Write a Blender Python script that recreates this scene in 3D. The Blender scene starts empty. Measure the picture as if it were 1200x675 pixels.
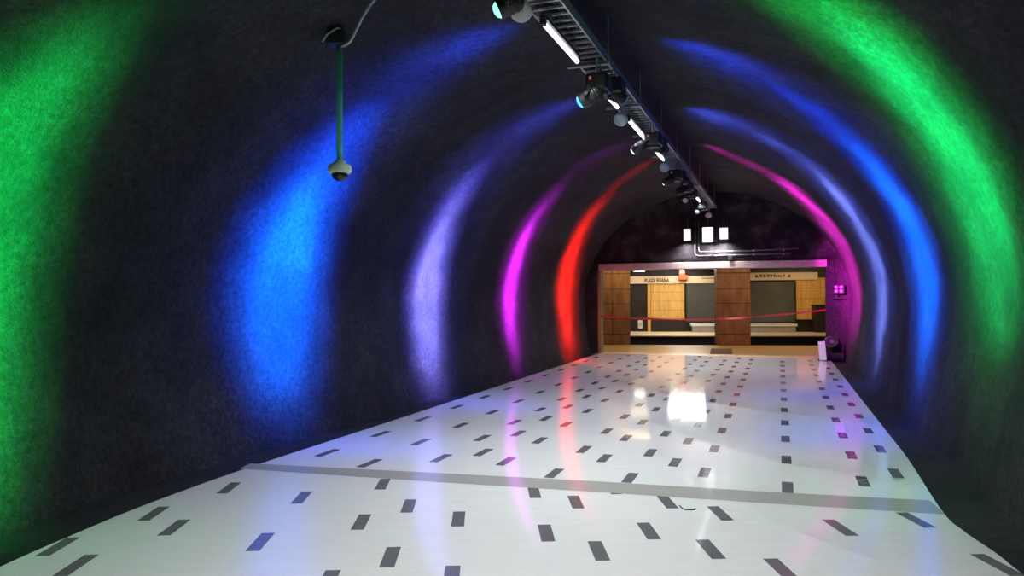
import bpy, bmesh, math, random
from math import sin, cos, pi, radians, sqrt, atan2
from mathutils import Vector, Matrix, noise

random.seed(7)
scene = bpy.context.scene
col = scene.collection

# ------------------------------------------------------------------ frame
# The passage runs along U (far stretch); N points to its right-hand wall.
UX, UY = 0.339, 0.941
NX, NY = 0.941, -0.339
UANG = atan2(UY, UX)                       # heading of U


def W(s, l, z=0.0):
    """distance along the far stretch, lateral offset, height -> world"""
    return Vector((UX * s + NX * l, UY * s + NY * l, z))


# ------------------------------------------------------------------ helpers
def link(name, bm, mats, parent=None, smooth=False):
    me = bpy.data.meshes.new(name)
    bm.normal_update()
    bm.to_mesh(me)
    bm.free()
    if not isinstance(mats, (list, tuple)):
        mats = [mats]
    for m in mats:
        me.materials.append(m)
    if smooth:
        for p in me.polygons:
            p.use_smooth = True
    o = bpy.data.objects.new(name, me)
    col.objects.link(o)
    if parent is not None:
        o.parent = parent
    return o


def tag(o, label=None, cat=None, group=None, kind=None):
    if label:
        o['label'] = label
    if cat:
        o['category'] = cat
    if group:
        o['group'] = group
    if kind:
        o['kind'] = kind
    return o


def thing(name, loc, label, cat, group=None, rz=0.0):
    o = bpy.data.objects.new(name, None)
    o.empty_display_size = 0.1
    col.objects.link(o)
    o.location = loc
    o.rotation_euler = (0, 0, rz)
    return tag(o, label, cat, group)


def B():
    return bmesh.new()


def box(bm, c, size, rot=None, bevel=0.0):
    r = bmesh.ops.create_cube(bm, size=1.0)
    vs = r['verts']
    bmesh.ops.scale(bm, vec=Vector(size), verts=vs)
    if bevel > 0:
        es = list({e for v in vs for e in v.link_edges})
        rb = bmesh.ops.bevel(bm, geom=es, offset=bevel, segments=2, affect='EDGES', profile=0.5)
        vs = list({v for f in rb['faces'] for v in f.verts} | {v for v in vs if v.is_valid})
    if rot is not None:
        bmesh.ops.transform(bm, matrix=rot.to_4x4(), verts=vs)
    bmesh.ops.translate(bm, vec=Vector(c), verts=vs)
    return vs


def tube(bm, pts, r, n=10, cap=True):
    pts = [Vector(p) for p in pts]
    rings = []
    for i, p in enumerate(pts):
        a = pts[max(i - 1, 0)]
        b = pts[min(i + 1, len(pts) - 1)]
        d = (b - a).normalized()
        up = Vector((0, 0, 1)) if abs(d.z) < 0.9 else Vector((1, 0, 0))
        x = d.cross(up).normalized()
        y = d.cross(x).normalized()
        rr = r[i] if isinstance(r, (list, tuple)) else r
        rings.append([bm.verts.new(p + x * rr * cos(2 * pi * k / n) + y * rr * sin(2 * pi * k / n)) for k in range(n)])
    for a, b in zip(rings[:-1], rings[1:]):
        for k in range(n):
            bm.faces.new((a[k], a[(k + 1) % n], b[(k + 1) % n], b[k]))
    if cap:
        bm.faces.new(rings[0][::-1])
        bm.faces.new(rings[-1])


def lathe(bm, prof, mat=None, n=24, closed=True):
    """prof: list of (radius, height) turned about local +Z, then moved by mat"""
    mat = mat or Matrix()
    rings = []
    for r, h in prof:
        if r < 1e-6:
            rings.append([bm.verts.new(mat @ Vector((0, 0, h)))])
        else:
            rings.append([bm.verts.new(mat @ Vector((r * cos(2 * pi * k / n), r * sin(2 * pi * k / n), h))) for k in range(n)])
    for a, b in zip(rings[:-1], rings[1:]):
        for k in range(n):
            if len(a) == 1 and len(b) == 1:
                continue
            if len(a) == 1:
                bm.faces.new((a[0], b[(k + 1) % n], b[k]))
            elif len(b) == 1:
                bm.faces.new((a[k], a[(k + 1) % n], b[0]))
            else:
                bm.faces.new((a[k], a[(k + 1) % n], b[(k + 1) % n], b[k]))
    if closed:
        if len(rings[0]) > 1:
            bm.faces.new(rings[0][::-1])
        if len(rings[-1]) > 1:
            bm.faces.new(rings[-1])


def smoothpath(pts, k=6):
    """Catmull-Rom through the points"""
    pts = [Vector(p) for p in pts]
    out = []
    for i in range(len(pts) - 1):
        p0, p1, p2, p3 = pts[max(i - 1, 0)], pts[i], pts[i + 1], pts[min(i + 2, len(pts) - 1)]
        for j in range(k):
            t = j / k
            out.append(0.5 * (2 * p1 + (p2 - p0) * t + (2 * p0 - 5 * p1 + 4 * p2 - p3) * t * t + (3 * p1 - p0 - 3 * p2 + p3) * t ** 3))
    out.append(pts[-1])
    return out


# ------------------------------------------------------------------ materials
def newmat(name):
    m = bpy.data.materials.new(name)
    m.use_nodes = True
    nt = m.node_tree
    b = nt.nodes['Principled BSDF']
    return m, nt, b


def N_(nt, t, **kw):
    n = nt.nodes.new(t)
    for k, v in kw.items():
        if k in n.inputs:
            n.inputs[k].default_value = v
        else:
            setattr(n, k, v)
    return n


def ramp(nt, fac, stops):
    r = nt.nodes.new('ShaderNodeValToRGB')
    while len(r.color_ramp.elements) < len(stops):
        r.color_ramp.elements.new(0.5)
    for e, (p, c) in zip(r.color_ramp.elements, stops):
        e.position = p
        e.color = (*c, 1) if len(c) == 3 else c
    nt.links.new(fac, r.inputs[0])
    return r


def plain(name, c, rough=0.5, metal=0.0, var=0.12, scale=14.0, spec=0.5, emit=None, estr=0.0):
    """solid colour with a light procedural mottling"""
    m, nt, b = newmat(name)
    tc = N_(nt, 'ShaderNodeTexCoord')
    nz = N_(nt, 'ShaderNodeTexNoise', Scale=scale, Detail=4.0)
    nt.links.new(tc.outputs['Object'], nz.inputs['Vector'])
    lo = tuple(max(0, x * (1 - var)) for x in c)
    hi = tuple(min(1, x * (1 + var)) for x in c)
    r = ramp(nt, nz.outputs['Fac'], [(0.3, lo), (0.7, hi)])
    nt.links.new(r.outputs['Color'], b.inputs['Base Color'])
    b.inputs['Roughness'].default_value = rough
    b.inputs['Metallic'].default_value = metal
    b.inputs['Specular IOR Level'].default_value = spec
    if emit:
        b.inputs['Emission Color'].default_value = (*emit, 1)
        b.inputs['Emission Strength'].default_value = estr
    return m


def rockmat(name, dark, mid, light, bump=0.5, scale=1.0):
    m, nt, b = newmat(name)
    tc = N_(nt, 'ShaderNodeTexCoord')
    big = N_(nt, 'ShaderNodeTexNoise', Scale=0.9 * scale, Detail=5.0, Roughness=0.6)
    fine = N_(nt, 'ShaderNodeTexNoise', Scale=18.0 * scale, Detail=8.0, Roughness=0.7)
    vor = N_(nt, 'ShaderNodeTexVoronoi', Scale=26.0 * scale)
    vor2 = N_(nt, 'ShaderNodeTexNoise', Scale=60.0 * scale, Detail=3.0, Roughness=0.8)
    for n in (big, fine, vor, vor2):
        nt.links.new(tc.outputs['Object'], n.inputs['Vector'])
    rb = ramp(nt, big.outputs['Fac'], [(0.3, dark), (0.5, mid), (0.72, light)])
    rf = ramp(nt, fine.outputs['Fac'], [(0.32, (0.3, 0.3, 0.3)), (0.5, (0.95, 0.95, 0.95)), (0.68, (1.75, 1.75, 1.75))])
    mx = N_(nt, 'ShaderNodeMix', data_type='RGBA', blend_type='MULTIPLY')
    mx.inputs[0].default_value = 0.85
    nt.links.new(rb.outputs['Color'], mx.inputs[6])
    nt.links.new(rf.outputs['Color'], mx.inputs[7])
    # small pits
    rp = ramp(nt, vor.outputs['Distance'], [(0.10, (0.2, 0.2, 0.2)), (0.22, (1, 1, 1))])
    mx2 = N_(nt, 'ShaderNodeMix', data_type='RGBA', blend_type='MULTIPLY')
    mx2.inputs[0].default_value = 0.8
    nt.links.new(mx.outputs[2], mx2.inputs[6])
    nt.links.new(rp.outputs['Color'], mx2.inputs[7])
    nt.links.new(mx2.outputs[2], b.inputs['Base Color'])
    b.inputs['Roughness'].default_value = 0.8
    b.inputs['Specular IOR Level'].default_value = 0.25
    add = N_(nt, 'ShaderNodeMath', operation='ADD')
    nt.links.new(fine.outputs['Fac'], add.inputs[0])
    nt.links.new(vor2.outputs['Fac'], add.inputs[1])
    bp = N_(nt, 'ShaderNodeBump', Strength=bump, Distance=0.03)
    nt.links.new(add.outputs[0], bp.inputs['Height'])
    nt.links.new(bp.outputs['Normal'], b.inputs['Normal'])
    return m


def floormat(name, c, rough, var=0.05, rotate=0.0):
    m, nt, b = newmat(name)
    tc = N_(nt, 'ShaderNodeTexCoord')
    mp = N_(nt, 'ShaderNodeMapping')
    mp.inputs['Scale'].default_value = (1.0, 5.0, 1.0)
    mp.inputs['Rotation'].default_value = (0, 0, rotate)
    nt.links.new(tc.outputs['Object'], mp.inputs['Vector'])
    n1 = N_(nt, 'ShaderNodeTexNoise', Scale=2.6, Detail=8.0, Roughness=0.7)
    nt.links.new(mp.outputs['Vector'], n1.inputs['Vector'])
    n2 = N_(nt, 'ShaderNodeTexNoise', Scale=0.8, Detail=3.0)
    nt.links.new(tc.outputs['Object'], n2.inputs['Vector'])
    n3 = N_(nt, 'ShaderNodeTexNoise', Scale=70.0, Detail=2.0)
    nt.links.new(tc.outputs['Object'], n3.inputs['Vector'])
    r1 = ramp(nt, n1.outputs['Fac'], [(0.3, tuple(x * (1 - var) for x in c)), (0.7, tuple(min(1, x * (1 + var * 0.6)) for x in c))])
    r3 = ramp(nt, n3.outputs['Fac'], [(0.22, (0.86, 0.85, 0.83)), (0.36, (1, 1, 1))])
    mx = N_(nt, 'ShaderNodeMix', data_type='RGBA', blend_type='MULTIPLY')
    mx.inputs[0].default_value = 0.6
    nt.links.new(r1.outputs['Color'], mx.inputs[6])
    nt.links.new(r3.outputs['Color'], mx.inputs[7])
    nt.links.new(mx.outputs[2], b.inputs['Base Color'])
    rr = N_(nt, 'ShaderNodeMapRange')
    rr.inputs['To Min'].default_value = rough * 0.8
    rr.inputs['To Max'].default_value = rough * 1.3
    nt.links.new(n2.outputs['Fac'], rr.inputs['Value'])
    nt.links.new(rr.outputs['Result'], b.inputs['Roughness'])
    b.inputs['Specular IOR Level'].default_value = 0.6
    bp = N_(nt, 'ShaderNodeBump', Strength=0.008, Distance=0.01)
    nt.links.new(n2.outputs['Fac'], bp.inputs['Height'])
    nt.links.new(bp.outputs['Normal'], b.inputs['Normal'])
    return m


def glow(name, c, s):
    m, nt, b = newmat(name)
    b.inputs['Base Color'].default_value = (*[min(1, 0.2 + 0.5 * x) for x in c], 1)
    b.inputs['Emission Color'].default_value = (*c, 1)
    b.inputs['Emission Strength'].default_value = s
    b.inputs['Roughness'].default_value = 0.4
    return m


M = {}
M['rock'] = rockmat('dark_shotcrete', (0.013, 0.013, 0.015), (0.027, 0.027, 0.030), (0.050, 0.047, 0.046), bump=0.8)
M['facade'] = rockmat('black_painted_rock', (0.012, 0.010, 0.013), (0.028, 0.025, 0.029), (0.11, 0.10, 0.108), bump=1.0, scale=2.2)
M['gutter'] = rockmat('gutter_concrete', (0.010, 0.010, 0.012), (0.017, 0.017, 0.019), (0.03, 0.03, 0.03), bump=0.25)
M['floor'] = floormat('white_vinyl_floor', (0.76, 0.76, 0.735), 0.07)
M['tile'] = floormat('charcoal_inlay', (0.15, 0.148, 0.155), 0.09, 0.12)
M['band'] = floormat('grey_inlay_band', (0.40, 0.39, 0.36), 0.09, 0.06)
M['platform'] = floormat('paving_warm_reflection', (0.74, 0.54, 0.25), 0.3, 0.1)  # yellow in this colour stands in for the wood panels' warm reflection
M['platform_edge'] = plain('platform_edge_cream', (0.75, 0.6, 0.4), 0.5)
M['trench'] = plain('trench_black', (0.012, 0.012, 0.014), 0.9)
M['black'] = plain('black_plastic', (0.012, 0.012, 0.014), 0.45)
M['blackmetal'] = plain('black_metal', (0.02, 0.02, 0.023), 0.4, 0.3)
M['galv'] = plain('galvanised_steel', (0.30, 0.31, 0.33), 0.45, 0.6)
M['cable'] = plain('cable_sheath', (0.01, 0.01, 0.011), 0.6)
M['disc'] = plain('grey_disc', (0.42, 0.44, 0.43), 0.5)
M['beam'] = plain('pinkish_beam', (0.38, 0.29, 0.27), 0.45)
M['conduit'] = plain('conduit_grey', (0.16, 0.15, 0.16), 0.75, 0.0, spec=0.2)
M['greenpole'] = plain('green_painted_pole', (0.07, 0.45, 0.34), 0.45)
M['cream'] = plain('cream_plastic', (0.55, 0.68, 0.50), 0.45)
M['signcream'] = plain('sign_cream', (0.80, 0.64, 0.42), 0.5, var=0.05)
M['ink'] = plain('sign_ink', (0.05, 0.03, 0.025), 0.6)
M['darkwall'] = plain('brown_dark_wall', (0.016, 0.008, 0.006), 0.5, var=0.35, scale=2.0)
M['skirting'] = plain('dark_skirting', (0.016, 0.009, 0.007), 0.6)
M['greypanel'] = plain('grey_glass_panel', (0.10, 0.10, 0.085), 0.25, var=0.35, scale=0.7)
M['white'] = plain('white_painted', (0.75, 0.74, 0.72), 0.5)
M['orange'] = plain('orange_plastic', (0.55, 0.14, 0.03), 0.5)
M['pink'] = plain('pink_plastic', (0.75, 0.35, 0.28), 0.5)
M['tape'] = plain('red_tape', (0.36, 0.012, 0.018), 0.5, emit=None)
M['mat'] = plain('brown_mat', (0.14, 0.075, 0.03), 0.7, var=0.3, scale=30)
M['rubber'] = plain('dark_rubber', (0.03, 0.03, 0.03), 0.7)


def blockmat(name, c):
    m, nt, b = newmat(name)
    tc = N_(nt, 'ShaderNodeTexCoord')
    mp = N_(nt, 'ShaderNodeMapping')
    mp.inputs['Scale'].default_value = (3.0, 3.0, 1.0)
    nt.links.new(tc.outputs['Object'], mp.inputs['Vector'])
    n1 = N_(nt, 'ShaderNodeTexNoise', Scale=1.7, Detail=6.0, Roughness=0.65)
    nt.links.new(mp.outputs['Vector'], n1.inputs['Vector'])
    r = ramp(nt, n1.outputs['Fac'], [(0.3, tuple(x * 0.6 for x in c)), (0.5, c), (0.72, tuple(min(1, x * 1.5) for x in c))])
    nt.links.new(r.outputs['Color'], b.inputs['Base Color'])
    b.inputs['Roughness'].default_value = 0.4
    return m


M['block'] = blockmat('brown_stone_block', (0.25, 0.135, 0.045))
M['joint'] = plain('dark_joint', (0.06, 0.03, 0.015), 0.8)


def woodmat(name, c):
    m, nt, b = newmat(name)
    tc = N_(nt, 'ShaderNodeTexCoord')
    mp = N_(nt, 'ShaderNodeMapping')
    mp.inputs['Scale'].default_value = (6.0, 6.0, 0.7)
    nt.links.new(tc.outputs['Object'], mp.inputs['Vector'])
    n1 = N_(nt, 'ShaderNodeTexNoise', Scale=2.0, Detail=6.0, Distortion=0.6)
    nt.links.new(mp.outputs['Vector'], n1.inputs['Vector'])
    r = ramp(nt, n1.outputs['Fac'], [(0.3, tuple(x * 0.8 for x in c)), (0.7, tuple(min(1, x * 1.15) for x in c))])
    nt.links.new(r.outputs['Color'], b.inputs['Base Color'])
    b.inputs['Roughness'].default_value = 0.4
    return m


M['wood'] = woodmat('honey_wood_panel', (0.72, 0.42, 0.11))

# ------------------------------------------------------------------ floor outline (left, right) stations
CEN = -1.735
ST = [((-2.90, -6.0), (3.00, -6.0)),
      ((-3.02, -2.5), (2.85, -2.5)),
      ((-3.12, 0.0), (2.75, 0.0)),
      ((-3.16, 2.0), (2.72, 1.9)),
      ((-3.14, 3.4), (2.77, 3.3)),
      ((-3.04, 4.4), (2.87, 4.15)),
      ((-2.96, 4.95), (2.95, 4.55)),
      ((-2.80, 5.75), (3.01, 4.98)),
      ((-2.42, 7.00), (3.14, 5.46))]
S_BEND = 6.9
S_END = 19.47
for s in (8.0, 9.5, 11.0, 12.5, 14.0, 15.5, 17.0, 18.3, S_END):
    t = (s - 6) / 13.5
    lp = W(s, -4.64 + 0.08 * t)
    rp = W(s, 1.15 - 0.03 * t)
    ST.append(((lp.x, lp.y), (rp.x, rp.y)))


def dense(pts, step=0.11):
    sp = smoothpath([(p[0], p[1], 0) for p in pts], 12)
    return sp


Ledge = dense([p[0] for p in ST])
Redge = dense([p[1] for p in ST])
NS = len(Ledge)


def offset(path, other, w0, w1):
    out = []
    n = len(path)
    for i, p in enumerate(path):
        a, b = path[max(i - 2, 0)], path[min(i + 2, n - 1)]
        d = (b - a).normalized()
        nn = Vector((-d.y, d.x, 0))
        if nn.dot(other[i] - p) > 0:
            nn = -nn
        t = max(0.0, min(1.0, (p.y - 6) / 13.0))
        out.append(p + nn * (w0 + (w1 - w0) * t))
    return out


Lwall = offset(Ledge, Redge, 0.50, 0.20)
Rwall = offset(Redge, Ledge, 0.40, 0.30)
# the last row of the lining sits against the end wall
ZC = 1.4
HZ = 2.76

# ------------------------------------------------------------------ tunnel lining
def profile():
    """list of (side, a, b): lower part then the vault"""
    out = []
    nlow = 22
    for k in range(nlow):
        out.append(('low', -1, k / nlow))
    nt_ = 110
    for k in range(nt_ + 1):
        out.append(('arc', pi - pi * k / nt_, 0))
    for k in range(nlow - 1, -1, -1):
        out.append(('low', 1, k / nlow))
    return out


PROF = profile()
NP = len(PROF)
BUL = 0.17


def section_point(lw, rw, item):
    c = (lw + rw) / 2
    hx = (rw - lw) / 2
    hb = hx.length
    ex = hx / hb
    if item[0] == 'low':
        t = item[2]
        return c + ex * item[1] * (hb + BUL * sin(t * pi / 2)) + Vector((0, 0, ZC * t - 0.06 * (1 - t)))
    a = item[1]
    return c + ex * cos(a) * (hb + BUL) + Vector((0, 0, ZC + HZ * sin(a)))


# resample stations finely
def resample(paths, step):
    base = paths[0]
    cum = [0]
    for a, b, c, d in zip(paths[0][:-1], paths[0][1:], paths[1][:-1], paths[1][1:]):
        cum.append(cum[-1] + max((b - a).length, (d - c).length))
    n = int(cum[-1] / step)
    outs = [[] for _ in paths]
    j = 0
    for i in range(n + 1):
        x = cum[-1] * i / n
        while j < len(cum) - 2 and cum[j + 1] < x:
            j += 1
        t = (x - cum[j]) / (cum[j + 1] - cum[j])
        for k, p in enumerate(paths):
            outs[k].append(p[j].lerp(p[j + 1], t))
    return outs


LW, RW = resample([Lwall, Rwall], 0.10)
NR = len(LW)
grid = []
for i in range(NR):
    row = []
    for it in PROF:
        p = section_point(LW[i], RW[i], it)
        c = (LW[i] + RW[i]) / 2 + Vector((0, 0, 1.6))
        d = (p - c).normalized()
        q = p * 0.9
        a = noise.fractal(p * 0.55, 1.0, 2.0, 3) * 0.045 + noise.fractal(q * 3.1 + Vector((9, 2, 4)), 0.9, 2.0, 4) * 0.020
        # long sprayed-concrete ridges that follow the ring of the vault
        s_run = p.x * UX + p.y * UY
        ang = atan2(d.z, 1e-6 + d.x * NX + d.y * NY)
        rid = noise.noise(Vector((s_run * 2.3, ang * 0.7, 3.0))) * 0.022
        w = 1.0 if i < NR - 3 else 0.2
        row.append(p + d * (a + rid) * w)
    grid.append(row)

# shared smooth normals so that the three pieces meet without a seam
def gnormal(i, j):
    a = grid[min(i + 1, NR - 1)][j] - grid[max(i - 1, 0)][j]
    b = grid[i][min(j + 1, NP - 1)] - grid[i][max(j - 1, 0)]
    n = a.cross(b).normalized()
    c = (LW[i] + RW[i]) / 2 + Vector((0, 0, 1.6))
    if n.dot(c - grid[i][j]) < 0:
        n = -n
    return n


def lining(name, j0, j1):
    bm = B()
    vv = [[bm.verts.new(grid[i][j]) for j in range(j0, j1 + 1)] for i in range(NR)]
    nrm = [gnormal(i, j) for i in range(NR) for j in range(j0, j1 + 1)]
    for i in range(NR - 1):
        for j in range(j1 - j0):
            bm.faces.new((vv[i][j], vv[i][j + 1], vv[i + 1][j + 1], vv[i + 1][j]))
    o = link(name, bm, M['rock'], smooth=True)
    # flip so faces look inward
    me = o.data
    f = me.polygons[len(me.polygons) // 2]
    i0 = f.vertices[0]
    if f.normal.dot(nrm[i0]) < 0:
        me.flip_normals()
    me.normals_split_custom_set_from_vertices([tuple(n) for n in nrm])
    return tag(o, kind='structure')


JA = 22 + 34
JB = NP - 1 - JA
lining('wall_left', 0, JA)
lining('ceiling', JA, JB)
lining('wall_right', JB, NP - 1)

# ------------------------------------------------------------------ floor with its inlaid pattern
bm = B()
NF = len(Ledge)
lv = [bm.verts.new((p.x, p.y, 0)) for p in Ledge]
rv = [bm.verts.new((p.x, p.y, 0)) for p in Redge]
for i in range(NF - 1):
    f = bm.faces.new((lv[i], rv[i], rv[i + 1], lv[i + 1]))


def inlay(c, ang, ln, wd, z, mi):
    d = Vector((sin(ang), cos(ang), 0))
    n = Vector((cos(ang), -sin(ang), 0))
    c = Vector((c[0], c[1], z))
    q = [c - d * ln / 2 - n * wd / 2, c - d * ln / 2 + n * wd / 2, c + d * ln / 2 + n * wd / 2, c + d * ln / 2 - n * wd / 2]
    f = bm.faces.new([bm.verts.new(p) for p in q])
    f.material_index = mi


FA = pi / 2 - UANG                         # heading of far stretch from +Y
cols = [(-4.32, 6.45), (-3.67, 6.18), (-3.12, 6.59), (-2.83, 6.97), (-2.47, 6.66), (-1.90, 6.36), (-1.61, 7.09),
        (-1.23, 6.41), (-0.94, 7.13), (-0.64, 6.81), (0.05, 6.51), (0.65, 6.92), (0.95, 7.32)]
for l, s0 in cols:
    s = s0
    while s < S_END - 0.25:
        p = W(s, l)
        inlay((p.x, p.y), FA, 0.36, 0.09, 0.0006, 1)
        s += 1.068
NEARA = radians(-2.1)
near = [(-1.64, 4.83), (-2.36, 6.18), (-1.67, 5.88), (-1.10, 6.28), (-0.79, 5.63), (-1.07, 5.24), (-0.75, 4.54),
        (-0.39, 5.30), (0.17, 6.00), (0.48, 5.71), (0.22, 4.98), (0.53, 4.63), (-0.35, 4.21), (1.18, 5.70),
        (0.91, 5.01), (1.50, 5.40), (1.23, 4.65), (1.55, 4.30), (2.22, 5.06), (2.82, 5.22), (-2.91, 4.76),
        (-2.60, 4.43), (-2.34, 5.14), (-2.64, 5.47), (2.83, 4.36), (-1.04, 4.15), (0.82, 6.10)]
for x, y in near:
    inlay((x, y), NEARA, 0.352, 0.09, 0.0006, 1)
# the pattern runs on towards and past the viewer
dn = Vector((sin(NEARA), cos(NEARA)))
for x, y in [(-1.64, 4.83), (-2.34, 5.14), (-2.60, 4.43), (-1.07, 5.24), (-0.75, 4.54), (-0.35, 4.21), (0.22, 4.98), (0.53, 4.63),
             (0.91, 5.01), (1.23, 4.65), (1.55, 4.30), (2.22, 5.06), (-1.04, 4.15), (2.52, 4.6)]:
    for k in range(1, 9):
        q = Vector((x, y)) - dn * 1.07 * k
        if q.y < 4.0 and q.y > -5:
            inlay((q.x, q.y), NEARA, 0.352, 0.09, 0.0006, 1)
# grey transverse band where the two stretches meet
bl = [(-2.50, 7.07), (-0.78, 6.68), (0.72, 6.33), (2.05, 5.97), (3.19, 5.70)]
bb = [(-2.52, 6.86), (-0.74, 6.36), (0.68, 5.99), (1.93, 5.64), (3.10, 5.34)]
vt = [bm.verts.new((x, y, 0.0012)) for x, y in bl]
vb = [bm.verts.new((x, y, 0.0012)) for x, y in bb]
for k in range(4):
    f = bm.faces.new((vb[k], vb[k + 1], vt[k + 1], vt[k]))
    f.material_index = 2
tag(link('floor', bm, [M['floor'], M['tile'], M['band']]), kind='structure')

# gutters between the floor and the walls
for nm, E_, Wl in (('trim_1', Ledge, Lwall), ('trim_2', Redge, Rwall)):
    bm = B()
    a = [bm.verts.new((p.x, p.y, 0.0)) for p in E_]
    a2 = [bm.verts.new((p.x, p.y, -0.035)) for p in E_]
    b = [bm.verts.new((p.x + (p.x - q.x) * 0.2, p.y + (p.y - q.y) * 0.2, -0.03)) for p, q in zip(Wl, E_)]
    for i in range(NF - 1):
        bm.faces.new((a[i], a[i + 1], a2[i + 1], a2[i]))
        bm.faces.new((a2[i], a2[i + 1], b[i + 1], b[i]))
    bmesh.ops.recalc_face_normals(bm, faces=bm.faces[:])
    tag(link(nm, bm, M['gutter']), kind='structure')

# ------------------------------------------------------------------ end wall with the wide opening
OPL, OPR, BT, BB_ = -4.50, 1.06, 2.385, 2.215


def arch_z(l, pad=0.12):
    hb = 3.2 + BUL + 0.12
    x = (l - (CEN + 0.02)) / hb
    return ZC + (HZ + pad) * sqrt(max(0.0, 1 - x * x))


bm = B()
n = 60
L0, L1 = -5.05, 1.62
prev = None
for k in range(n + 1):
    l = L0 + (L1 - L0) * k / n
    zt = max(arch_z(l), BT)
    rows = []
    for r in range(13):
        z = BT + (zt - BT) * r / 12
        dd = noise.fractal(Vector((l * 1.6, z * 1.6, 5)), 0.9, 2.0, 4) * 0.05
        if r == 0:
            dd = 0
        rows.append(bm.verts.new(W(S_END + 0.03 - abs(dd), l, z)))
    if prev:
        for r in range(12):
            if (rows[r + 1].co - rows[r].co).length > 1e-5 or (prev[r + 1].co - prev[r].co).length > 1e-5:
                bm.faces.new((prev[r], rows[r], rows[r + 1], prev[r + 1]))
    prev = rows
wf = link('wall_end', bm, M['facade'], smooth=True)
tag(wf, kind='structure')
md = wf.modifiers.new('thick', 'SOLIDIFY')
md.thickness = 0.25
md.offset = -1


def wbox(bm, s0, s1, l0, l1, z0, z1, bevel=0.0):
    rot = Matrix.Rotation(atan2(NY, NX), 3, 'Z')
    c = W((s0 + s1) / 2, (l0 + l1) / 2, (z0 + z1) / 2)
    return box(bm, c, (abs(l1 - l0), abs(s1 - s0), abs(z1 - z0)), rot, bevel)


bm = B()
wbox(bm, S_END, S_END + 0.3, OPR, 1.9, 0, BT)
pier = link('wall_pier', bm, M['rock'])
tag(pier, kind='structure')
bm = B()
wbox(bm, S_END - 0.02, S_END + 0.35, OPL - 0.07, OPL, 0, BB_)
tag(link('trim_3', bm, plain('jamb_tan', (0.20, 0.13, 0.07), 0.5)), kind='structure')
bm = B()
wbox(bm, S_END - 0.01, S_END + 0.35, L0, OPL - 0.07, 0, BT)
tag(link('wall_jamb', bm, M['facade']), kind='structure')
bm = B()
wbox(bm, S_END - 0.07, S_END + 0.32, OPL - 0.04, OPR + 0.02, BB_, BT, 0.012)
tag(link('lintel_beam', bm, M['beam']), 'long pinkish grey lintel beam across the top of the wide opening', 'beam')

# ------------------------------------------------------------------ platform beyond
PD = Vector((0.991, -0.1305, 0))            # along the platform edge
PF = Vector((0.1305, 0.991, 0))             # away from the viewer, over the track


def Pt(a, d, z=0.0):
    """a along the far wall (from its origin), d back from the far wall towards the viewer"""
    return Vector((4.94, 31.02, 0)) + PD * a - PF * d + Vector((0, 0, z))


PROT = Matrix.Rotation(atan2(PD.y, PD.x), 3, 'Z')


def pbox(bm, a0, a1, d0, d1, z0, z1, bevel=0.0):
    return box(bm, Pt((a0 + a1) / 2, (d0 + d1) / 2, (z0 + z1) / 2), (abs(a1 - a0), abs(d1 - d0), abs(z1 - z0)), PROT, bevel)


D_EDGE = 8.1           # near platform edge, metres in front of the far wall
D_FAR = 2.9            # far platform edge
bm = B()
e0, e1 = Pt(-8, D_EDGE), Pt(12, D_EDGE)
f0, f1 = W(S_END, -9.0), W(S_END, 7.0)
bm.faces.new([bm.verts.new(p) for p in (f0, f1, e1, e0)])
fr = [bm.verts.new(p) for p in (e0, e1, e1 - Vector((0, 0, 1.2)), e0 - Vector((0, 0, 1.2)))]
bm.faces.new(fr)
tag(link('platform_floor', bm, M['platform']), kind='structure')
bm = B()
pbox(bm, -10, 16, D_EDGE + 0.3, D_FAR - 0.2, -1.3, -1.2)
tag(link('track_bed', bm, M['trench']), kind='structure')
bm = B()
pbox(bm, -10, 16, D_FAR, -0.3, -0.04, 0.0)
tag(link('far_platform_floor', bm, M['platform_edge']), kind='structure')
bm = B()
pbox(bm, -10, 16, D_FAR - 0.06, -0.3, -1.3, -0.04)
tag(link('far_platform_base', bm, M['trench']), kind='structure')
bm = B()
pbox(bm, -10, 16, -0.02, -0.2, 0, 2.9)
tag(link('wall_far', bm, M['darkwall']), kind='structure')
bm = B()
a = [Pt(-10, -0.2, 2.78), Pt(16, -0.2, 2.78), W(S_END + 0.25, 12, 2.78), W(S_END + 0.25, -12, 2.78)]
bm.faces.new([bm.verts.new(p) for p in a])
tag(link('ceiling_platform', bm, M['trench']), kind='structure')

# brown block pillars at the platform edge
def pillar(a0, a1, label, two):
    bm = B()
    zs = [0.0, 0.33, 0.80, 1.27, 1.72, 2.2, 2.78]
    d0, d1 = D_EDGE + 0.04, D_EDGE - 0.55
    spl = [a0, a0 + 0.36 * (a1 - a0), a1] if two else [a0, a1]
    for i in range(len(zs) - 1):
        for j in range(len(spl) - 1):
            dd = random.uniform(-0.006, 0.006)
            pbox(bm, spl[j] + 0.006, spl[j + 1] - 0.006, d0 + dd, d1 + dd, zs[i] + 0.008, zs[i + 1] - 0.008, 0.01)
    p = thing('stone_pillar', Pt((a0 + a1) / 2, (d0 + d1) / 2), label, 'pillar', 'block clad pillars at the platform edge')
    o = link('cladding', bm, M['block'])
    bm = B()
    pbox(bm, a0 + 0.02, a1 - 0.02, d0 - 0.02, d1 + 0.02, 0, 2.78)
    c = link('core', bm, M['joint'])
    for q in (o, c):
        q.parent = p
        q.matrix_parent_inverse = Matrix.Translation(-p.location)
    return p


def edge_a(x):      # world x on the platform edge line -> a
    base = Pt(0, D_EDGE)
    return (x - base.x) / PD.x


pillar(edge_a(2.80), edge_a(3.67), 'brown block clad pillar at the left end of the opening', True)
pillar(edge_a(6.25), edge_a(7.24), 'brown block clad pillar in the middle of the opening', False)


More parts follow.
